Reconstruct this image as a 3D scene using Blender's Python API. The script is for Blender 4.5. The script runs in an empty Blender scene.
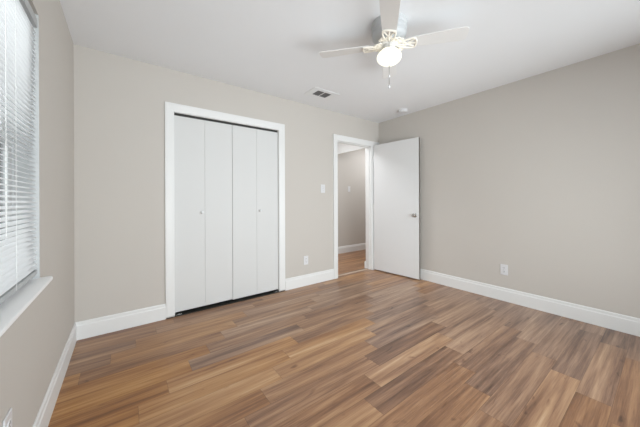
import bpy, bmesh, math, random
from mathutils import Vector, Matrix

# ------------------------------------------------------------------ camera, world, lights, exposure
S = bpy.context.scene
COL = S.collection
W, H, YF = 3.77, 2.44, -3.42          # room width (x), height (z), front wall (y); back wall is y = 0

cam_d = bpy.data.cameras.new('camera')
cam_d.sensor_width = 36.0
cam_d.lens = 262.158 / 640 * 36
cam_d.shift_y = -13.28 / 640
cam_d.clip_start = 0.02
cam = bpy.data.objects.new('camera', cam_d)
COL.objects.link(cam)
cam.matrix_world = (Matrix.Translation((0.3263, -2.9399, 1.1456)) @ Matrix.Rotation(-0.6428, 4, 'Z')
                    @ Matrix.Rotation(math.radians(90), 4, 'X') @ Matrix.Rotation(-0.004, 4, 'Z'))
S.camera = cam

world = bpy.data.worlds.new('world')
S.world = world
world.use_nodes = True
wb = world.node_tree.nodes['Background']
wb.inputs[0].default_value = (0.93, 0.96, 1.0, 1)
wb.inputs[1].default_value = 1.1


def area(name, loc, target, sx, sy, power, color):
    d = bpy.data.lights.new(name, 'AREA')
    d.shape = 'RECTANGLE'; d.size = sx; d.size_y = sy; d.energy = power; d.color = color
    o = bpy.data.objects.new(name, d); COL.objects.link(o)
    o.location = loc
    o.rotation_euler = (Vector(target) - Vector(loc)).to_track_quat('-Z', 'Z').to_euler()
    return o


area('daylight_left_window', (-1.6, -1.56, 2.3), (0.3, -1.5, 1.0), 2.4, 2.0, 116, (0.98, 0.985, 1.0))
area('front_fill_light', (2.0, YF - 0.30, 1.05), (2.0, 0, 1.3), 3.2, 2.0, 112, (0.94, 0.97, 1.0))  # added fill for the whole room, from an unseen opening
area('hall_fill_light', (2.75, 0.70, 2.42), (2.75, 0.70, 0), 0.5, 0.5, 22, (0.92, 0.96, 1.0))  # added light to brighten the hall, no fixture modelled
area('hall_end_fill_light', (5.0, 0.66, 2.42), (5.0, 0.66, 0), 1.2, 0.6, 15, (0.92, 0.96, 1.0))  # second added hall light, out of view
GLOBE_EMIT = 1.1

S.view_settings.view_transform = 'Standard'
S.view_settings.look = 'None'
S.view_settings.exposure = 0.07
S.view_settings.gamma = 1.0
S.view_settings.use_curve_mapping = False

# ------------------------------------------------------------------ materials


def srgb(r, g, b):
    f = lambda c: (c / 255 / 12.92) if c / 255 <= 0.04045 else ((c / 255 + 0.055) / 1.055) ** 2.4
    return (f(r), f(g), f(b), 1)


def mat(name, color, rough=0.5, metal=0.0, bump=0.0, scale=200.0, var=0.0, spec=0.5, coat=0.0):
    m = bpy.data.materials.new(name); m.use_nodes = True
    nt = m.node_tree; N = nt.nodes; L = nt.links
    b = N['Principled BSDF']
    b.inputs['Base Color'].default_value = color
    b.inputs['Roughness'].default_value = rough
    b.inputs['Metallic'].default_value = metal
    b.inputs['Specular IOR Level'].default_value = spec
    b.inputs['Coat Weight'].default_value = coat
    tc = N.new('ShaderNodeTexCoord')
    nz = N.new('ShaderNodeTexNoise')
    nz.inputs['Scale'].default_value = scale; nz.inputs['Detail'].default_value = 4
    L.new(tc.outputs['Object'], nz.inputs['Vector'])
    if bump:
        bp = N.new('ShaderNodeBump'); bp.inputs['Strength'].default_value = bump
        bp.inputs['Distance'].default_value = 0.002
        L.new(nz.outputs['Fac'], bp.inputs['Height']); L.new(bp.outputs['Normal'], b.inputs['Normal'])
    v = max(var, 0.01)
    n2 = N.new('ShaderNodeTexNoise'); n2.inputs['Scale'].default_value = 2.5; n2.inputs['Detail'].default_value = 3
    L.new(tc.outputs['Object'], n2.inputs['Vector'])
    mr = N.new('ShaderNodeMapRange'); mr.inputs['To Min'].default_value = 1 - v; mr.inputs['To Max'].default_value = 1 + v
    L.new(n2.outputs['Fac'], mr.inputs['Value'])
    mx = N.new('ShaderNodeVectorMath'); mx.operation = 'SCALE'
    mx.inputs[0].default_value = color[:3]
    L.new(mr.outputs['Result'], mx.inputs['Scale']); L.new(mx.outputs['Vector'], b.inputs['Base Color'])
    return m


def emat(name, color, emit, strength, rough=0.3):
    m = mat(name, color, rough)
    b = m.node_tree.nodes['Principled BSDF']
    b.inputs['Emission Color'].default_value = emit
    b.inputs['Emission Strength'].default_value = strength
    return m


M_WALL = mat('greige_wall_paint', srgb(201, 195.5, 189), 0.75, bump=0.06, scale=260, var=0.008, spec=0.25)
M_CEIL = mat('ceiling_paint', srgb(234, 235, 237), 0.9, bump=0.08, scale=160, spec=0.1)
M_TRIM = mat('white_trim_paint', srgb(231, 231, 230), 0.4, spec=0.4)
M_DOOR = mat('white_door_paint', srgb(224, 224, 224), 0.42, spec=0.4)
M_BIFOLD = mat('white_bifold_paint', srgb(216, 216, 215), 0.5, spec=0.3)
M_PLATE = mat('white_plastic', srgb(222, 222, 224), 0.35)
M_BLIND = mat('white_blind_enamel', srgb(244, 245, 246), 0.45, spec=0.4)
M_RAIL = mat('shaded_blind_rail', srgb(180, 182, 183), 0.5)  # shade on the blind rails is put into this grey
M_CORD = mat('white_cord', srgb(240, 240, 238), 0.8)
M_VINYL = mat('window_vinyl', srgb(205, 207, 207), 0.45)
M_FAN = mat('fan_white_enamel', srgb(222, 220, 218), 0.4)
M_HOUSING = mat('fan_housing_enamel', srgb(190, 192, 193), 0.4)
M_IRON = mat('fan_iron_enamel', srgb(246, 240, 230), 0.3)
M_CHROME = mat('satin_nickel', srgb(190, 188, 184), 0.25, metal=1.0)
M_DARK = mat('dark_slot', srgb(30, 30, 30), 0.7)
M_TRACK_STRIP = mat('dark_track_and_strip', srgb(45, 44, 42), 0.6)
M_DUCT = mat('grey_duct', srgb(112, 112, 112), 0.8)
M_VENT = mat('vent_enamel', srgb(232, 233, 234), 0.6)
M_STRIP = mat('threshold_strip', srgb(178, 160, 142), 0.45)
M_FENCE = mat('grey_outdoor_siding', srgb(150, 154, 156), 0.8, var=0.05)
M_GROUND_BOUNCE = mat('pale_bounce_ground', srgb(205, 203, 198), 0.95, var=0.05)  # ground made pale so it bounces daylight up onto the slats
M_GLOBE = emat('opal_glass_lit', srgb(200, 199, 192), (1.0, 0.97, 0.78, 1), GLOBE_EMIT)

# window glass: clear with a faint mirror reflection
M_GLASS = bpy.data.materials.new('window_glass'); M_GLASS.use_nodes = True
_nt = M_GLASS.node_tree; _nt.nodes.clear()
_o = _nt.nodes.new('ShaderNodeOutputMaterial'); _m = _nt.nodes.new('ShaderNodeMixShader')
_t = _nt.nodes.new('ShaderNodeBsdfTransparent'); _g = _nt.nodes.new('ShaderNodeBsdfGlossy')
_t.inputs[0].default_value = (0.93, 0.95, 0.95, 1); _g.inputs['Roughness'].default_value = 0.02
_f = _nt.nodes.new('ShaderNodeFresnel'); _f.inputs[0].default_value = 1.3
_nt.links.new(_f.outputs[0], _m.inputs[0]); _nt.links.new(_t.outputs[0], _m.inputs[1])
_nt.links.new(_g.outputs[0], _m.inputs[2]); _nt.links.new(_m.outputs[0], _o.inputs[0])

# plank floor: per-plank tone and seed are face attributes, grain is stretched noise
PW, PL = 0.1445, 0.905
M_FLOOR = bpy.data.materials.new('vinyl_plank_floor'); M_FLOOR.use_nodes = True


def floor_mat(m):
    nt = m.node_tree; N = nt.nodes; L = nt.links; b = N['Principled BSDF']

    def math_(op, a, c=None, clamp=False):
        n = N.new('ShaderNodeMath'); n.operation = op; n.use_clamp = clamp
        for i, v in enumerate((a, c)):
            if v is None: continue
            if isinstance(v, (int, float)): n.inputs[i].default_value = v
            else: L.new(v, n.inputs[i])
        return n.outputs[0]

    def att(name):
        n = N.new('ShaderNodeAttribute'); n.attribute_name = name; return n.outputs['Fac']
    tone, seed, edge = att('tone'), att('seed'), att('hue')
    geo = N.new('ShaderNodeTexCoord'); sx = N.new('ShaderNodeSeparateXYZ'); L.new(geo.outputs['Object'], sx.inputs[0])
    X, Y = sx.outputs['X'], sx.outputs['Y']

    def noise(kx, ky, off, detail, rough, dist=0.0):
        c = N.new('ShaderNodeCombineXYZ')
        L.new(math_('ADD', math_('MULTIPLY', X, kx), math_('MULTIPLY', seed, 37.0)), c.inputs[0])
        L.new(math_('ADD', math_('MULTIPLY', Y, ky), math_('MULTIPLY', seed, 11.0)), c.inputs[1])
        c.inputs[2].default_value = off
        n = N.new('ShaderNodeTexNoise'); n.inputs['Scale'].default_value = 1.0
        n.inputs['Detail'].default_value = detail; n.inputs['Roughness'].default_value = rough
        n.inputs['Distortion'].default_value = dist
        L.new(c.outputs[0], n.inputs['Vector']); return n.outputs['Fac']
    broad = noise(0.9, 15.0, 0.0, 2.0, 0.5, 0.35)
    mid = noise(1.7, 42.0, 3.0, 5.0, 0.62, 0.25)
    fine = noise(6.0, 170.0, 7.0, 3.0, 0.6, 0.1)
    knot = noise(5.0, 16.0, 13.0, 2.0, 0.5, 0.8)
    v = math_('ADD', tone, math_('MULTIPLY', math_('SUBTRACT', broad, 0.5), 1.15))
    v = math_('ADD', v, math_('MULTIPLY', math_('SUBTRACT', mid, 0.5), 0.95))
    v = math_('ADD', v, math_('MULTIPLY', math_('SUBTRACT', fine, 0.5), 0.45))
    kn = math_('MULTIPLY', math_('SUBTRACT', knot, 0.66, True), -3.0)
    v = math_('ADD', v, kn, True)
    cr = N.new('ShaderNodeValToRGB'); L.new(v, cr.inputs[0])
    e = cr.color_ramp.elements
    e[0].position = 0.0; e[0].color = srgb(90, 62, 45)
    e[1].position = 1.0; e[1].color = srgb(200, 168, 136)
    for p, c in ((0.28, srgb(130, 93, 68)), (0.52, srgb(160, 120, 88)), (0.76, srgb(183, 144, 107))):
        k = e.new(p); k.color = c
    # saturation per plank: greyer to the right, floor reflection put into the colour
    hs = N.new('ShaderNodeHueSaturation'); L.new(cr.outputs[0], hs.inputs['Color'])
    L.new(math_('ADD', math_('MULTIPLY', edge, 0.5), 0.68), hs.inputs['Saturation'])
    # bevel lines between rows and at plank ends
    fr = math_('FRACT', math_('DIVIDE', math_('MULTIPLY', Y, -1.0), PW))
    d1 = math_('MULTIPLY', math_('MINIMUM', fr, math_('SUBTRACT', 1.0, fr)), PW)
    row = math_('FLOOR', math_('DIVIDE', math_('MULTIPLY', Y, -1.0), PW))
    fx = math_('FRACT', math_('DIVIDE', math_('ADD', math_('SUBTRACT', X, 0.706), math_('MULTIPLY', row, 0.153)), PL))
    d2 = math_('MULTIPLY', math_('MINIMUM', fx, math_('SUBTRACT', 1.0, fx)), PL)
    line = math_('LESS_THAN', math_('MINIMUM', d1, d2), 0.0011)
    mx = N.new('ShaderNodeMix'); mx.data_type = 'RGBA'
    L.new(math_('MULTIPLY', line, 0.45), mx.inputs['Factor'])
    L.new(hs.outputs[0], mx.inputs['A']); mx.inputs['B'].default_value = srgb(60, 40, 28)
    L.new(mx.outputs['Result'], b.inputs['Base Color'])
    b.inputs['Roughness'].default_value = 0.31
    b.inputs['Specular IOR Level'].default_value = 0.5
    bp = N.new('ShaderNodeBump'); bp.inputs['Strength'].default_value = 0.10; bp.inputs['Distance'].default_value = 0.002
    L.new(fine, bp.inputs['Height']); L.new(bp.outputs[0], b.inputs['Normal'])


floor_mat(M_FLOOR)

# ------------------------------------------------------------------ mesh helpers


def box(bm, x0, x1, y0, y1, z0, z1):
    P = [(x0, y0, z0), (x1, y0, z0), (x1, y1, z0), (x0, y1, z0), (x0, y0, z1), (x1, y0, z1), (x1, y1, z1), (x0, y1, z1)]
    v = [bm.verts.new(p) for p in P]
    for f in ((0, 3, 2, 1), (4, 5, 6, 7), (0, 1, 5, 4), (1, 2, 6, 5), (2, 3, 7, 6), (3, 0, 4, 7)):
        bm.faces.new([v[i] for i in f])
    return v


def boxes(*bs):
    bm = bmesh.new()
    for b in bs: box(bm, *b)
    return bm


def prism(bm, poly, d):
    """extrude a closed 3-D polygon along vector d"""
    d = Vector(d)
    a = [bm.verts.new(Vector(p)) for p in poly]; b = [bm.verts.new(Vector(p) + d) for p in poly]
    n = len(a)
    bm.faces.new(a[::-1]); bm.faces.new(b)
    for i in range(n): bm.faces.new((a[i], a[(i + 1) % n], b[(i + 1) % n], b[i]))


def lathe(bm, prof, n=48, origin=(0, 0, 0), rot=None):
    """prof: list of (r, z) from one end to the other, closed with caps at r = 0"""
    o = Vector(origin); rings = []
    for r, z in prof:
        if r < 1e-6:
            p = Vector((0, 0, z)); p = rot @ p if rot else p
            rings.append([bm.verts.new(o + p)])
        else:
            ring = []
            for i in range(n):
                t = 2 * math.pi * i / n
                p = Vector((r * math.cos(t), r * math.sin(t), z)); p = rot @ p if rot else p
                ring.append(bm.verts.new(o + p))
            rings.append(ring)
    for A, B in zip(rings, rings[1:]):
        for i in range(n):
            j = (i + 1) % n
            if len(A) == 1 and len(B) == 1: continue
            if len(A) == 1: bm.faces.new((A[0], B[i], B[j]))
            elif len(B) == 1: bm.faces.new((A[i], B[0], A[j]))
            else: bm.faces.new((A[i], B[i], B[j], A[j]))


def tube(bm, pts, r, n=8, closed=False):
    pts = [Vector(p) for p in pts]; rings = []; m = len(pts)
    up = Vector((0.13, 0.21, 0.97)).normalized()
    for i, p in enumerate(pts):
        a = pts[(i - 1) % m] if (closed or i > 0) else p
        b = pts[(i + 1) % m] if (closed or i < m - 1) else p
        t = (b - a).normalized()
        s = t.cross(up)
        if s.length < 1e-3: s = t.cross(Vector((1, 0, 0)))
        s.normalize(); q = s.cross(t)
        rr = r[i] if isinstance(r, (list, tuple)) else r
        rings.append([bm.verts.new(p + (s * math.cos(2 * math.pi * k / n) + q * math.sin(2 * math.pi * k / n)) * rr) for k in range(n)])
    pairs = list(zip(rings, rings[1:])) + ([(rings[-1], rings[0])] if closed else [])
    for A, B in pairs:
        for k in range(n): bm.faces.new((A[k], A[(k + 1) % n], B[(k + 1) % n], B[k]))
    if not closed:
        bm.faces.new(rings[0][::-1]); bm.faces.new(rings[-1])


def obj(name, bm, m, parent=None, smooth=False, bevel=0.0, seg=2, loc=None):
    me = bpy.data.meshes.new(name)
    bmesh.ops.recalc_face_normals(bm, faces=bm.faces[:])
    bm.to_mesh(me); bm.free()
    me.materials.append(m)
    o = bpy.data.objects.new(name, me); COL.objects.link(o)
    if parent is not None: o.parent = parent
    if loc is not None: o.location = loc
    if smooth:
        for p in me.polygons: p.use_smooth = True
        me.set_sharp_from_angle(angle=math.radians(40))
    if bevel:
        b = o.modifiers.new('bevel', 'BEVEL'); b.width = bevel; b.segments = seg; b.limit_method = 'ANGLE'
        b.angle_limit = math.radians(40)
    return o


def tag(o, label=None, cat=None, group=None, kind=None):
    if label: o['label'] = label
    if cat: o['category'] = cat
    if group: o['group'] = group
    if kind: o['kind'] = kind
    return o


def struct(name, bm, m, label, cat, **k):
    return tag(obj(name, bm, m, **k), label, cat, kind='structure')


def empty(name, loc, label, cat, group=None, kind=None, rz=0.0):
    o = bpy.data.objects.new(name, None); COL.objects.link(o)
    o.empty_display_size = 0.1; o.location = loc; o.rotation_euler = (0, 0, rz)
    return tag(o, label, cat, group, kind)


def copy_tree(o, parent=None):
    c = o.copy(); COL.objects.link(c)
    if parent is not None: c.parent = parent
    for ch in list(o.children): copy_tree(ch, c)
    return c


# ------------------------------------------------------------------ room shell
CX0, CX1 = 0.727, 1.884               # closet opening
DX0, DX1 = 2.848, 3.59                # doorway opening
CH, DH = 2.03, 2.035
WY0, WY1, WZ0, WZ1 = -2.02, -1.112, 0.757, 2.045      # left window opening
T = 0.12

bm = boxes((-0.12, CX0, 0, T, 0, H), (CX0, CX1, 0, T, CH, H), (CX1, DX0, 0, T, 0, H),
           (DX0, DX1, 0, T, DH, H), (DX1, W + T, 0, T, 0, H))
struct('wall_back', bm, M_WALL, 'greige back wall holding the closet and the doorway', 'wall')
bm = boxes((-0.12, 0, WY1, 0, 0, H), (-0.12, 0, YF, WY0, 0, H), (-0.12, 0, WY0, WY1, 0, WZ0), (-0.12, 0, WY0, WY1, WZ1, H))
struct('wall_left', bm, M_WALL, 'greige left wall around the blind-covered window', 'wall')
struct('wall_right', boxes((W, W + T, YF, 0, 0, H)), M_WALL, 'bare greige wall on the right side of the room', 'wall')
FX0, FX1, FZ0, FZ1 = 0.3, 3.5, 0.03, 2.25  # opening added to pass the fill light
bm = boxes((-0.12, FX0, YF - T, YF, 0, H), (FX1, W + T, YF - T, YF, 0, H), (FX0, FX1, YF - T, YF, 0, FZ0), (FX0, FX1, YF - T, YF, FZ1, H))
struct('wall_front', bm, M_WALL, 'greige wall behind the viewpoint with a wide opening added for fill light', 'wall')
struct('ceiling', boxes((-0.12, 6.2, YF - T, 2.0, H, H + 0.1)), M_CEIL, 'flat white painted ceiling', 'ceiling')
# closet interior
bm = boxes((0.5, 0.56, T, 0.72, 0, H), (2.1, 2.16, T, 0.72, 0, H), (0.5, 2.16, 0.72, 0.78, 0, H))
struct('wall_closet', bm, M_WALL, 'inside walls of the closet behind the bifold doors', 'wall')
# hall
bm = boxes((2.16, 6.2, 1.31, 1.41, 0, H))
struct('wall_hall', bm, M_WALL, 'grey far wall of the hall seen through the doorway', 'wall')
struct('wall_hall_left', boxes((2.06, 2.16, 0.78, 1.41, 0, H)), M_WALL, 'left end wall of the hall beyond the doorway', 'wall')
struct('wall_hall_right', boxes((6.1, 6.2, T, 1.41, 0, H), (W + T, 6.2, T, T + 0.1, 0, H)), M_WALL, 'right end walls of the hall beyond the doorway', 'wall')
struct('trim_1', boxes((3.877, 3.897, T, 1.31, 2.10, H)), M_TRIM, 'white header beam crossing the hall beyond the doorway', 'beam', bevel=0.003)

# floor: one mesh of planks
TL, TM, TD = 0.70, 0.50, 0.30
TONES = {  # (row, index) -> tone, hue ; index 0 is the piece left of the first joint in the row
    (1, 0): (.50, .7), (1, 1): (.52, .6),
    (2, 0): (.40, .5), (2, 1): (.62, .8), (2, 2): (.52, .4), (2, 3): (.45, .3),
    (3, 0): (.37, .45), (3, 1): (.60, .8), (3, 2): (.50, .5), (3, 3): (.52, .3),
    (4, 0): (.66, .9), (4, 1): (.46, .7), (4, 2): (.58, .35), (4, 3): (.48, .3),
    (5, 0): (.54, 1.), (5, 1): (.42, .5), (5, 2): (.32, .5), (5, 3): (.58, .2),
    (6, 0): (.68, 1.05), (6, 1): (.42, .35), (6, 2): (.50, .5), (6, 3): (.50, .2),
    (7, 0): (.56, 1.), (7, 1): (.66, .9), (7, 2): (.40, .5), (7, 3): (.50, .25),
    (8, 0): (.54, 1.), (8, 1): (.64, .9), (8, 2): (.68, .8), (8, 3): (.38, .15), (8, 4): (.5, .3),
    (9, 0): (.58, 1.), (9, 1): (.66, .8), (9, 2): (.66, .7), (9, 3): (.42, .3), (9, 4): (.52, .3),
    (10, 0): (.56, 1.), (10, 1): (.62, .8), (10, 2): (.56, .6), (10, 3): (.46, .2), (10, 4): (.52, .3),
    (11, 0): (.6, .9), (11, 1): (.48, .7), (11, 2): (.36, .6), (11, 3): (.56, .4), (11, 4): (.46, .3),
    (12, 0): (.5, .8), (12, 1): (.42, .8), (12, 2): (.70, .7), (12, 3): (.48, .4), (12, 4): (.44, .3),
    (13, 0): (.5, .8), (13, 1): (.68, .8), (13, 2): (.36, .6), (13, 3): (.58, .4), (13, 4): (.5, .3),
    (14, 1): (.5, .8), (14, 2): (.48, .8), (14, 3): (.40, .5), (14, 4): (.54, .25),
    (15, 1): (.46, .9), (15, 2): (.50, .8), (15, 3): (.38, .4), (15, 4): (.5, .25),
    (16, 1): (.5, .9), (16, 2): (.42, .7), (16, 3): (.48, .5), (16, 4): (.46, .3),
    (17, 1): (.5, .9), (17, 2): (.60, .7), (17, 3): (.36, .3), (17, 4): (.46, .3),
    (18, 1): (.5, .9), (18, 2): (.44, .9), (18, 3): (.56, .5), (18, 4): (.36, .3),
    (19, 2): (.5, .9), (19, 3): (.50, .8), (19, 4): (.50, .4),
}
rnd = random.Random(5)
bm = bmesh.new(); at_t, at_s, at_h = [], [], []
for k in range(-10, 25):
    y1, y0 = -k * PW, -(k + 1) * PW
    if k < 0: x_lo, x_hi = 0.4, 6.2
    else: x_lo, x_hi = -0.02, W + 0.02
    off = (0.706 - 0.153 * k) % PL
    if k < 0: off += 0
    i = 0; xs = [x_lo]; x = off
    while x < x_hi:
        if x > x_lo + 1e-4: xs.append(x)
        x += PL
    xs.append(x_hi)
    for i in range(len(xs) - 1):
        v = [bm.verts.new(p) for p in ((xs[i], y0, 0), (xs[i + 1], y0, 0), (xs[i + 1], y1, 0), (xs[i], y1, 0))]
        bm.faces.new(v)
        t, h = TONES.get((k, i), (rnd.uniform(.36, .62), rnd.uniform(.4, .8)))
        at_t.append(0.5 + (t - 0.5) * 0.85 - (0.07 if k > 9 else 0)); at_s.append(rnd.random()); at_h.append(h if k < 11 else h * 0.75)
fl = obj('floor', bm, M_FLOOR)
for nm, vals in (('tone', at_t), ('seed', at_s), ('hue', at_h)):
    a = fl.data.attributes.new(nm, 'FLOAT', 'FACE')
    a.data.foreach_set('value', vals)
tag(fl, 'brown wood-look plank floor running parallel to the closet wall', 'floor', kind='structure')

# baseboards
BP = [(0, 0), (0.014, 0), (0.014, 0.112), (0.0125, 0.118), (0.0095, 0.121), (0.0095, 0.138), (0.0075, 0.145), (0.004, 0.148), (0, 0.148)]


def baseboard(name, p0, p1, out, label):
    p0, p1, out = Vector((*p0, 0)), Vector((*p1, 0)), Vector((*out, 0))
    b = bmesh.new(); prism(b, [p0 + out * d + Vector((0, 0, z)) for d, z in BP], p1 - p0)
    return struct(name, b, M_TRIM, label, 'baseboard')


baseboard('baseboard_left', (0, YF), (0, 0), (1, 0), 'white baseboard under the window along the left wall')
baseboard('baseboard_back', (0, 0), (0.648, 0), (0, -1), 'short white baseboard between the left corner and the closet')
baseboard('baseboard_back', (1.967, 0), (2.768, 0), (0, -1), 'white baseboard between the closet and the doorway')
baseboard('baseboard_right', (W, 0), (W, YF), (-1, 0), 'long white baseboard along the right wall')
baseboard('baseboard_hall', (3.93, 1.31), (6.1, 1.31), (0, -1), 'white baseboard on the far hall wall')
baseboard('baseboard_hall', (2.16, 1.27), (3.93, 1.27), (0, -1), 'white baseboard at the left end of the hall')
struct('trim_2', boxes((2.16, 3.93, 1.27, 1.31, 0, 0.148)), M_WALL, 'low backing of the left hall baseboard', 'trim')

# closet casing and doorway casing
CP = [(0, 0), (0.079, 0), (0.079, 0.016), (0.060, 0.017), (0.018, 0.012), (0.012, 0.010), (0.004, 0.009), (0, 0.007)]


def casing(bm, x0, x1, ztop, zbot, right=True, xend=None):
    """mitred flat casing round an opening whose inner edges are x0, x1 and ztop"""
    def leg(xin, s, mi):
        n = len(CP); lo = [Vector((xin + s * a, -d, zbot)) for a, d in CP]; hi = [Vector((xin + s * a, -d, ztop + a)) for a, d in CP]
        A = [bm.verts.new(p) for p in lo]; B = [bm.verts.new(p) for p in hi]
        bm.faces.new(A); bm.faces.new(B)
        for i in range(n): bm.faces.new((A[i], A[(i + 1) % n], B[(i + 1) % n], B[i]))
    leg(x0, -1, 0)
    if right: leg(x1, 1, 0)
    n = len(CP)
    A = [bm.verts.new((x0 - a, -d, ztop + a)) for a, d in CP]; B = [bm.verts.new((xend or x1 + a, -d, ztop + a)) for a, d in CP]
    bm.faces.new(A); bm.faces.new(B)
    for i in range(n): bm.faces.new((A[i], A[(i + 1) % n], B[(i + 1) % n], B[i]))


bm = bmesh.new(); casing(bm, CX0, CX1, CH - 0.002, 0.018)
box(bm, CX0 - 0.004, CX0 + 0.001, 0.0005, T, 0.018, CH); box(bm, CX1 - 0.001, CX1 + 0.004, 0.0005, T, 0.018, CH)
box(bm, CX0, CX1, 0.0005, T, CH - 0.006, CH)
struct('trim_3', bm, M_TRIM, 'wide white casing framing the closet opening', 'casing')
bm = bmesh.new(); casing(bm, DX0, DX1, DH - 0.006, 0.0, xend=W - 0.004)
# jambs, stops and hall side casing
box(bm, DX0 - 0.001, DX0 + 0.008, 0.0005, T + 0.002, 0, DH); box(bm, DX1 - 0.008, DX1 + 0.001, 0.0005, T + 0.002, 0, DH)
box(bm, DX0, DX1, 0.0005, T + 0.002, DH - 0.008, DH)
box(bm, DX0, DX0 + 0.019, 0.04, 0.075, 0, DH); box(bm, DX1 - 0.019, DX1, 0.04, 0.075, 0, DH)
box(bm, DX0, DX1, 0.04, 0.075, DH - 0.019, DH)
box(bm, DX0 - 0.07, DX0, T, T + 0.014, 0, DH + 0.07); box(bm, DX1 - 0.004, DX1 + 0.07, T, T + 0.014, 0, DH + 0.07)
box(bm, DX0, DX1, T, T + 0.014, DH - 0.004, DH + 0.07)
box(bm, DX1 - 0.018, DX1 + 0.08, T + 0.0, T + 0.03, 0, 0.11)
struct('trim_4', bm, M_TRIM, 'white casing and jambs of the doorway by the corner', 'casing')
bm = bmesh.new(); prism(bm, [(DX0 + 0.009, 0.062, 0), (DX0 + 0.009, 0.070, 0.006), (DX0 + 0.009, 0.090, 0.006), (DX0 + 0.009, 0.098, 0)], (DX1 - DX0 - 0.018, 0, 0))
struct('trim_5', bm, M_STRIP, 'pale transition strip on the floor under the doorway', 'threshold')

# ------------------------------------------------------------------ closet bifold doors
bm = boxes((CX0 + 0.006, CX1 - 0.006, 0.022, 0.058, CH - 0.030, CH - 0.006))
box(bm, 0.655, 1.957, -0.0145, -0.0001, 0, 0.0035); box(bm, CX0 + 0.001, CX1 - 0.001, 0.0001, 0.118, 0, 0.0035)  # dark strips on the floor below the casing and the doors
tk = tag(obj('door_track_and_strips', bm, M_TRACK_STRIP), 'dark metal track above and dark floor strips below the closet bifold doors', 'door track', kind='structure')


def bifold(name, xs, zb, zt, knob_x, label):
    """xs: three panel edges; zb, zt: bottom and top heights at the three edges"""
    root = empty(name, ((xs[0] + xs[2]) / 2, 0.04, 0), label, 'closet door', 'pair of bifold closet doors', 'structure')
    ox, oy = root.location.x, root.location.y
    g = 0.0005
    for i in (0, 1):
        b = bmesh.new()
        x0, x1 = xs[i] + g, xs[i + 1] - g
        yf = 0.024
        P = [(x0, zb[i]), (x1, zb[i + 1]), (x1, zt[i + 1]), (x0, zt[i])]
        prism(b, [(x - ox, yf - oy, z) for x, z in P], (0, 0.032, 0))
        obj('panel', b, M_BIFOLD, root, bevel=0.0012)
    b = bmesh.new()
    lathe(b, [(0, -0.030), (0.008, -0.0295), (0.0145, -0.026), (0.0165, -0.020), (0.0145, -0.014), (0.008, -0.009), (0.0075, 0), (0, 0)], 20,
          rot=Matrix.Rotation(math.radians(-90), 3, 'X'))
    obj('knob', b, M_PLATE, root, smooth=True, loc=(knob_x - ox, 0.024 - oy, 1.022))
    return root


m1 = 1.3085
b1 = bifold('door_1', (CX0 + 0.0015, 1.018, m1), (0.030, 0.031, 0.033), (2.007, 2.012, 2.017), 0.987,
            'left pair of white bifold closet door panels with small knob')
b2 = bifold('door_2', (m1 + 0.003, 1.600, CX1 - 0.0008), (0.026, 0.027, 0.028), (2.003, 2.008, 2.013), 1.640,
            'right pair of white bifold closet door panels with small knob')
# floor pivot brackets
for nm, x, s, lab in (('pivot_bracket', CX0 + 0.01, 1, 'small metal pivot bracket on the floor at the closet left end'),
                      ('pivot_bracket', CX1 - 0.01, -1, 'small metal pivot bracket on the floor at the closet right end')):
    r = empty(nm, (x, 0.03, 0), lab, 'bracket', 'closet floor brackets')
    obj('foot', boxes((min(0, s * 0.055), max(0, s * 0.055), -0.018, 0.02, 0.0036, 0.008)), M_CHROME, r, bevel=0.001)
    obj('upright', boxes((min(0, s * 0.004), max(0, s * 0.004), -0.016, 0.018, 0.008, 0.025)), M_CHROME, r, bevel=0.001)
    b = bmesh.new(); lathe(b, [(0, 0.008), (0.006, 0.008), (0.006, 0.024), (0, 0.024)], 12, origin=(s * 0.03, 0, 0))
    obj('pivot_pin', b, M_DARK, r, smooth=True)

# ------------------------------------------------------------------ open bedroom door
hx, hy = 3.606, -0.030
ex, ey = 3.677, -0.805
ang = math.atan2(ey - hy, ex - hx)
dl = math.hypot(ex - hx, ey - hy)
dr = empty('door_3', (hx, hy, 0), 'plain white slab door swung open against the right wall', 'door', kind='structure', rz=ang)
# local +x runs from hinge to latch; local +y is toward the right wall (room -> wall)
obj('slab', boxes((0, dl, 0, 0.035, 0.014, 2.038)), M_DOOR, dr, bevel=0.002)


def knobset(parent, y, s):
    b = bmesh.new()
    R = Matrix.Rotation(math.radians(-90 * s), 3, 'X')       # z -> s*y
    lathe(b, [(0, 0), (0.032, 0), (0.032, 0.004), (0.028, 0.008), (0.013, 0.010), (0.012, 0.026), (0.018, 0.030), (0.0255, 0.036), (0.027, 0.044), (0.024, 0.052), (0.015, 0.056), (0, 0.057)],
          32, origin=(dl - 0.062, y, 0.925), rot=R)
    return obj('door_knob', b, M_CHROME, parent, smooth=True)


knobset(dr, 0.0, -1)
knobset(dr, 0.035, 1)
M_EDGE = mat('dark_door_edge', srgb(104, 98, 91), 0.7)
tag(obj('latch_edge', boxes((dl + 0.0001, dl + 0.0006, 0.0015, 0.0335, 0.016, 2.036)), M_EDGE, dr), 'dark grey strip over the latch edge')  # thin dark grey strip laid over the door edge
obj('latch_plate', boxes((dl - 0.0004, dl + 0.0012, 0.005, 0.030, 0.895, 0.955)), M_CHROME, dr)
for z in (0.22, 1.02, 1.82):
    b = bmesh.new(); lathe(b, [(0, -0.045), (0.006, -0.045), (0.006, 0.045), (0, 0.045)], 12, origin=(-0.006, 0.004, z))
    box(b, -0.002, 0.0, 0.004, 0.03, z - 0.044, z + 0.044)
    obj('hinge', b, M_TRIM, dr, smooth=True)

# ------------------------------------------------------------------ left window, sill and blind
wx0, wx1 = -0.115, -0.070
wn = empty('window_1', (-0.07, (WY0 + WY1) / 2, WZ0), 'white vinyl sash window behind the blind on the left wall', 'window', kind='structure')
wo = wn.location


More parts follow.
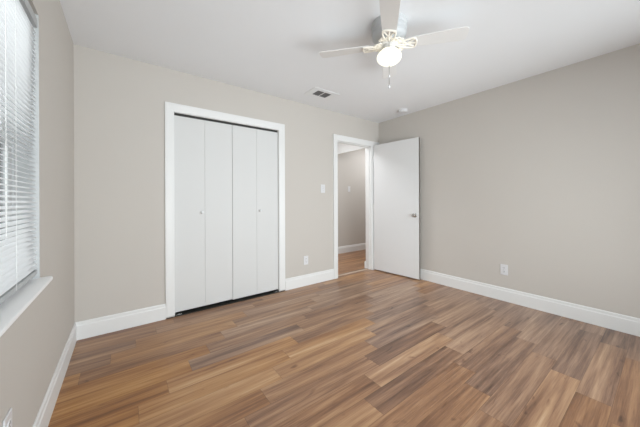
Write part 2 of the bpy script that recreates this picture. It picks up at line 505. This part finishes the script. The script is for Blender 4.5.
def wbox(*bs):
    return boxes(*[(a - wo.x, b - wo.x, c - wo.y, d - wo.y, e - wo.z, f - wo.z) for a, b, c, d, e, f in bs])


fz0 = WZ0 + 0.02
obj('window_frame', wbox((wx0, wx1, WY1 - 0.05, WY1, fz0, WZ1), (wx0, wx1, WY0, WY0 + 0.05, fz0, WZ1),
                         (wx0, wx1, WY0 + 0.05, WY1 - 0.05, WZ1 - 0.05, WZ1), (wx0, wx1, WY0 + 0.05, WY1 - 0.05, fz0, fz0 + 0.05)), M_VINYL, wn, bevel=0.002)
zm = 1.42
for (z0, z1, xa) in ((fz0 + 0.05, zm + 0.02, -0.095), (zm - 0.02, WZ1 - 0.05, -0.112)):
    sa = obj('sash', wbox((xa, xa + 0.018, WY1 - 0.095, WY1 - 0.05, z0, z1), (xa, xa + 0.018, WY0 + 0.05, WY0 + 0.095, z0, z1),
                          (xa, xa + 0.018, WY0 + 0.095, WY1 - 0.095, z0, z0 + 0.042), (xa, xa + 0.018, WY0 + 0.095, WY1 - 0.095, z1 - 0.042, z1)), M_VINYL, wn, bevel=0.002)
    obj('pane', wbox((xa + 0.007, xa + 0.011, WY0 + 0.09, WY1 - 0.09, z0 + 0.038, z1 - 0.038)), M_GLASS, sa)
# stool: projecting white sill board with a rounded nose, and side return boards
b = bmesh.new()
prof = [(-0.07, 0.757), (0.040, 0.757), (0.0445, 0.760), (0.046, 0.767), (0.0445, 0.774), (0.040, 0.777), (-0.07, 0.777)]
prism(b, [(x - wo.x, WY0 + 0.001 - wo.y, z - wo.z) for x, z in prof], (0, WY1 - WY0 - 0.002, 0))
box(b, 0.0003 - wo.x, 0.040 - wo.x, WY1 - 0.001 - wo.y, WY1 + 0.006 - wo.y, 0.757 - wo.z, 0.777 - wo.z)
M_SILL = mat('lightened_sill_paint', srgb(248, 248, 248), 0.35)  # window light falling on the sill is put into this whiter colour
obj('window_sill', b, M_SILL, wn, smooth=True)
obj('side_jamb', wbox((-0.07, 0.0006, WY1 - 0.004, WY1 - 0.0003, 0.777, WZ1 - 0.0005)), M_VINYL, wn)
obj('side_jamb', wbox((-0.07, 0.0006, WY0 + 0.0003, WY0 + 0.004, 0.777, WZ1 - 0.0005)), M_TRIM, wn)

by0, by1 = WY0 + 0.007, WY1 - 0.007
bc = -0.0185
bl = empty('window_blind', (bc, (by0 + by1) / 2, 0.785), 'white horizontal mini blind with tilted slats inside the left window', 'window blind')
bo = bl.location
b = bmesh.new()
hd = [(-0.016, 1.978), (0.016, 1.978), (0.016, 2.018), (0.012, 2.022), (-0.012, 2.022), (-0.016, 2.018)]
prism(b, [(x, by0 - bo.y, z - bo.z) for x, z in hd], (0, by1 - by0, 0))
obj('headrail', b, M_RAIL, bl, bevel=0.001)
# slats: crowned aluminium strips, inner edge lower
b = bmesh.new()
pitch, depth, tilt = 0.0208, 0.025, math.radians(21)
z = 0.832; ns = 0
while z < 1.97:
    top, botm = [], []
    for j in range(7):
        u = -0.5 + j / 6
        cr = 0.0018 * (1 - (2 * u) ** 2)
        for lst, dz in ((top, 0.0004), (botm, -0.0004)):
            x = u * depth; zz = cr + dz
            lst.append((x * math.cos(tilt) + zz * math.sin(tilt), -x * math.sin(tilt) + zz * math.cos(tilt)))
    prism(b, [(x, by0 + 0.003 - bo.y, z + q - bo.z) for x, q in top + botm[::-1]], (0, by1 - by0 - 0.006, 0))
    z += pitch; ns += 1
obj('slats', b, M_BLIND, bl, smooth=True)
obj('bottom_rail', boxes((-0.013, 0.013, by0 - bo.y, by1 - bo.y, 0.798 - bo.z, 0.818 - bo.z)), M_RAIL, bl, bevel=0.003)
for yy in (by1 - 0.31, by0 + 0.16):
    for xx in (-0.0135, 0.0135):
        b = bmesh.new(); tube(b, [(xx, yy - bo.y, 0.80 - bo.z), (xx, yy - bo.y, 1.98 - bo.z)], 0.0007, 6)
        obj('ladder_cord', b, M_CORD, bl)
b = bmesh.new(); tube(b, [(0.0165, by1 - 0.43 - bo.y, 1.02 - bo.z), (0.0165, by1 - 0.43 - bo.y, 1.985 - bo.z)], 0.0009, 8)
obj('tilt_wand', b, M_CORD, bl)

# unseen window added in the front wall to let the fill light in
w2 = empty('added_fill_window', ((FX0 + FX1) / 2, YF - 0.06, FZ0), 'wide glazed opening added behind the viewpoint to admit fill light', 'window', kind='structure')
c2 = w2.location


def w2box(*bs):
    return boxes(*[(a - c2.x, b_ - c2.x, c - c2.y, d - c2.y, e - c2.z, f - c2.z) for a, b_, c, d, e, f in bs])


ya, yb = YF - 0.10, YF - 0.04
obj('window_frame', w2box((FX0, FX0 + 0.05, ya, yb, FZ0, FZ1), (FX1 - 0.05, FX1, ya, yb, FZ0, FZ1), (1.875, 1.925, ya, yb, FZ0, FZ1),
                          (FX0 + .05, 1.875, ya, yb, FZ0, FZ0 + .05), (1.925, FX1 - .05, ya, yb, FZ0, FZ0 + .05),
                          (FX0 + .05, 1.875, ya, yb, FZ1 - .05, FZ1), (1.925, FX1 - .05, ya, yb, FZ1 - .05, FZ1)), M_VINYL, w2)
for a, c in ((FX0 + 0.05, 1.875), (1.925, FX1 - 0.05)):
    obj('pane', w2box((a, c, YF - 0.072, YF - 0.068, FZ0 + 0.05, FZ1 - 0.05)), M_GLASS, w2)

# outdoors, glimpsed between the slats
bm = bmesh.new()
for i in range(16): box(bm, -3.02, -3.0 - 0.0, -6.0 + i * 0.5, -5.512 + i * 0.5, -0.4, 2.0)
for zz in (0.1, 1.6): box(bm, -3.06, -3.02, -6.0, 2.0, zz, zz + 0.08)
tag(obj('fence', bm, M_FENCE), 'grey board fence outside, glimpsed between the blind slats', 'fence')
struct('ground', boxes((-8, -0.121, -9, 4, -0.5, -0.4)), M_GROUND_BOUNCE, 'ground outside the left window', 'ground')

# ------------------------------------------------------------------ wall plates


def plate_part(root, w, h):
    obj('cover_plate', boxes((-w / 2, w / 2, -0.006, 0, -h / 2, h / 2)), M_PLATE, root, bevel=0.003, seg=3)


def switch(loc, rz, label):
    r = empty('light_switch', loc, label, 'light switch', 'light switches', rz=rz)
    plate_part(r, 0.074, 0.118)
    b = bmesh.new(); prism(b, [(-0.005, -0.006, -0.011), (-0.005, -0.006, 0.011), (-0.005, -0.016, 0.009), (-0.005, -0.010, -0.004)], (0.010, 0, 0))
    obj('toggle', b, M_PLATE, r, bevel=0.001)
    for z in (-0.03, 0.03):
        b = bmesh.new(); lathe(b, [(0, 0), (0.003, 0), (0.003, 0.0012), (0, 0.0016)], 10, origin=(0, -0.006, z), rot=Matrix.Rotation(math.radians(90), 3, 'X'))
        obj('screw', b, M_CHROME, r)
    return r


def outlet(loc, rz, label):
    r = empty('wall_outlet', loc, label, 'wall outlet', 'wall outlets', rz=rz)
    plate_part(r, 0.074, 0.118)
    for z in (-0.0205, 0.0205):
        b = bmesh.new()
        P = [(0.0165 * math.cos(t) * 1.0, -0.006, z + max(-0.0135, min(0.0135, 0.0175 * math.sin(t)))) for t in [2 * math.pi * i / 28 for i in range(28)]]
        prism(b, P, (0, -0.0022, 0))
        f = obj('receptacle', b, M_PLATE, r)
        for s in (-0.0063, 0.0063):
            obj('slot', boxes((s - 0.0012, s + 0.0012, -0.0085, -0.0075, z - 0.001, z + 0.0085)), M_DARK, f)
        b = bmesh.new(); lathe(b, [(0, 0), (0.0024, 0), (0.0024, 0.001), (0, 0.001)], 10, origin=(0, -0.0075, z - 0.0075), rot=Matrix.Rotation(math.radians(90), 3, 'X'))
        obj('ground_hole', b, M_DARK, f)
    b = bmesh.new(); lathe(b, [(0, 0), (0.003, 0), (0.003, 0.0012), (0, 0.0016)], 10, origin=(0, -0.006, 0), rot=Matrix.Rotation(math.radians(90), 3, 'X'))
    obj('screw', b, M_CHROME, r)
    return r


R90 = math.pi / 2
switch((2.577, 0, 1.308), 0, 'white toggle light switch on the back wall beside the doorway')
switch((4.309, 1.31, 1.39), 0, 'white light switch on the hall wall beyond the doorway')
outlet((2.286, 0, 0.338), 0, 'white outlet low on the back wall between closet and doorway')
outlet((W, -1.813, 0.352), -R90, 'white duplex outlet low on the bare right wall')
outlet((0, -1.566, 0.352), R90, 'white outlet low on the left wall below the window sill')

# ------------------------------------------------------------------ ceiling vent
vx, vy = 2.262, -0.40
vt = empty('ceiling_vent', (vx, vy, H), 'white ceiling air vent with two dark louvred bays near the back wall', 'air vent')
b = bmesh.new()
ow, od, iw, idp = 0.185, 0.118, 0.102, 0.066
zt = -0.006
for a in ((-ow, ow, idp, od), (-ow, ow, -od, -idp), (-ow, -iw, -idp, idp), (iw, ow, -idp, idp), (-0.004, 0.004, -idp, idp)):
    box(b, a[0], a[1], a[2], a[3], zt, 0)
obj('vent_frame', b, M_VENT, vt)
obj('duct_back', boxes((-iw, iw, -idp, idp, -0.0008, -0.0003)), M_DUCT, vt)
for bay in (-1, 1):
    b = bmesh.new()
    for i in range(7):
        x = bay * (0.013 + i * 0.0125)
        prism(b, [(x - 0.003, -idp, -0.001), (x + 0.003, -idp, -0.0055), (x + 0.0038, -idp, -0.0055), (x - 0.0022, -idp, -0.001)], (0, 2 * idp, 0))
    obj('louvres', b, M_DUCT, vt)

# ------------------------------------------------------------------ smoke detector
b = bmesh.new()
lathe(b, [(0, 0), (0.068, 0), (0.068, -0.010), (0.060, -0.012), (0.060, -0.016), (0.064, -0.018), (0.062, -0.030), (0.050, -0.037), (0.020, -0.040), (0, -0.040)], 40)
sd = obj('smoke_detector', b, M_PLATE, None, smooth=True, loc=(3.545, -0.64, H))
tag(sd, 'round white smoke detector on the ceiling by the right wall', 'smoke detector')
b = bmesh.new(); lathe(b, [(0, -0.0395), (0.010, -0.0398), (0.009, -0.0425), (0, -0.043)], 16)
obj('test_button', b, M_PLATE, sd, smooth=True)

# ------------------------------------------------------------------ ceiling fan
fx, fy = 1.897, -1.70
fan = empty('ceiling_fan', (fx, fy, H), 'white four-blade ceiling fan with lit globe and ornate blade brackets', 'ceiling fan')
b = bmesh.new()
lathe(b, [(0, 0), (0.128, 0), (0.130, -0.008), (0.128, -0.026), (0.122, -0.032), (0.122, -0.038), (0.126, -0.044), (0.126, -0.060), (0.120, -0.068),
          (0.119, -0.076), (0.122, -0.082), (0.120, -0.100), (0.108, -0.116), (0.085, -0.126), (0.060, -0.130), (0, -0.130)], 56)
obj('motor_housing', b, M_HOUSING, fan, smooth=True)
b = bmesh.new()
lathe(b, [(0, -0.130), (0.062, -0.130), (0.066, -0.138), (0.066, -0.152), (0.058, -0.158), (0, -0.158)], 40)
obj('flywheel', b, M_FAN, fan, smooth=True)
b = bmesh.new()
lathe(b, [(0, -0.158), (0.040, -0.158), (0.044, -0.166), (0.044, -0.182), (0.050, -0.190), (0.052, -0.198), (0, -0.198)], 40)
obj('light_fitter', b, M_FAN, fan, smooth=True)
b = bmesh.new()
gp = [(0, -0.196), (0.050, -0.196), (0.060, -0.199)]
for i in range(1, 19):
    t = math.radians(62 - 152 * i / 18)
    gp.append((0.088 * math.cos(t), -0.242 + 0.053 * math.sin(t)))
gp[-1] = (0, -0.295)
lathe(b, gp, 48)
obj('globe_shade', b, M_GLOBE, fan, smooth=True)

BZ = -0.155          # blade plane below ceiling
PITCH = math.radians(9)


def arc(cx, cy, r, a0, a1, n, z):
    return [(cx + r * math.cos(math.radians(a0 + (a1 - a0) * i / n)), cy + r * math.sin(math.radians(a0 + (a1 - a0) * i / n)), z) for i in range(n + 1)]


def make_blade():
    b = bmesh.new()
    # outline in local coords: x along blade, y across
    P = []
    x0, x1, w0, w1, rc = 0.140, 0.522, 0.047, 0.0615, 0.030
    P += [(x0, -w0 + 0.012), (x0 + 0.006, -w0 + 0.004), (x0 + 0.016, -w0)]
    P += [(0.32, -(w0 + w1) / 2 - 0.001)]
    P += [(x1 - rc + rc * math.sin(math.radians(a)), -w1 + rc - rc * math.cos(math.radians(a))) for a in range(0, 91, 15)]
    P += [(x1 - rc + rc * math.cos(math.radians(a)), w1 - rc + rc * math.sin(math.radians(a))) for a in range(0, 91, 15)]
    P += [(0.32, (w0 + w1) / 2 + 0.001)]
    P += [(x0 + 0.016, w0), (x0 + 0.006, w0 - 0.004), (x0, w0 - 0.012)]
    prism(b, [(x, y, -0.0028) for x, y in P], (0, 0, 0.0056))
    bl_ = obj('blade', b, M_FAN, fan, bevel=0.0015)
    # ornate bracket under the blade: central stem, scroll rings and an openwork fan-shaped plate
    b = bmesh.new()
    zz = -0.008
    K = lambda pts: [(0.050 + (x - 0.050) * 0.76, y, z) for x, y, z in pts]
    for s in (-1, 1):
        tube(b, K([(0.055, s * 0.012, 0.002), (0.085, s * 0.022, -0.003), (0.115, s * 0.030, zz), (0.150, s * 0.040, zz), (0.185, s * 0.045, zz), (0.222, s * 0.043, zz)]), 0.0058, 8)
        tube(b, arc(0.086, s * 0.043, 0.0165, 0, 350, 24, zz + 0.002), 0.0046, 7)
        tube(b, arc(0.086, s * 0.043, 0.0075, 0, 350, 14, zz + 0.002), 0.0036, 7)
        tube(b, arc(0.066, s * 0.060, 0.0110, 0, 350, 18, zz + 0.004), 0.0042, 7)
        tube(b, arc(0.107, s * 0.011, 0.0090, 0, 350, 16, zz), 0.0042, 7)
        tube(b, K([(0.135, 0, zz), (0.165, s * 0.012, zz), (0.195, s * 0.026, zz), (0.222, s * 0.040, zz)]), 0.0046, 7)
    tube(b, K([(0.050, 0, 0.004), (0.080, 0, -0.002), (0.110, 0, zz), (0.150, 0, zz)]), 0.0070, 8)
    tube(b, K([(0.222, -0.043, zz), (0.231, -0.022, zz), (0.235, 0, zz), (0.231, 0.022, zz), (0.222, 0.043, zz)]), 0.0062, 8)
    tube(b, K([(0.150, 0, zz), (0.19, 0, zz), (0.233, 0, zz)]), 0.0046, 7)
    br = obj('blade_bracket', b, M_IRON, bl_, smooth=True)
    for x, y in ((0.176, -0.036), (0.176, 0.036), (0.150, 0)):
        b = bmesh.new()
        lathe(b, [(0, -0.0135), (0.005, -0.0125), (0.006, -0.010), (0.006, -0.003), (0, -0.003)], 12, origin=(x, y, 0))
        obj('bracket_screw', b, M_IRON, bl_, smooth=True)
    return bl_


proto = make_blade()
for i, az in enumerate((-141, -52.5, 38, 129)):
    o = proto if i == 0 else copy_tree(proto, fan)
    o.parent = fan
    # clockwise edge (local -y) is the higher one
    o.matrix_local = Matrix.Translation((0, 0, BZ)) @ Matrix.Rotation(math.radians(az), 4, 'Z') @ Matrix.Rotation(-PITCH, 4, 'X')

# pull chains
ca = math.radians(-141.7)


def chain(r, da, z0, z1, fobs):
    px, py = r * math.cos(ca + da), r * math.sin(ca + da)
    b = bmesh.new()
    tube(b, [(px * 0.42, py * 0.42, z0 + 0.006), (px * 0.8, py * 0.8, z0 + 0.008), (px, py, z0), (px, py, z1)], 0.0018, 6)
    z = z0 - 0.004
    while z > z1:
        bmesh.ops.create_icosphere(b, subdivisions=1, radius=0.0029, matrix=Matrix.Translation((px, py, z))); z -= 0.0068
    c = obj('pull_chain', b, M_CHROME, fan, smooth=True)
    for zf, rr, hh in fobs:
        b = bmesh.new()
        lathe(b, [(0, hh), (rr * 0.45, hh * 0.95), (rr * 0.6, hh * 0.55), (rr, 0), (rr * 0.8, -hh * 0.5), (0, -hh * 0.75)], 16, origin=(px, py, zf))
        obj('chain_fob', b, M_PLATE, c, smooth=True)


chain(0.104, 0.0, -0.180, -0.500, ((-0.430, 0.0055, 0.012), (-0.505, 0.0066, 0.014)))
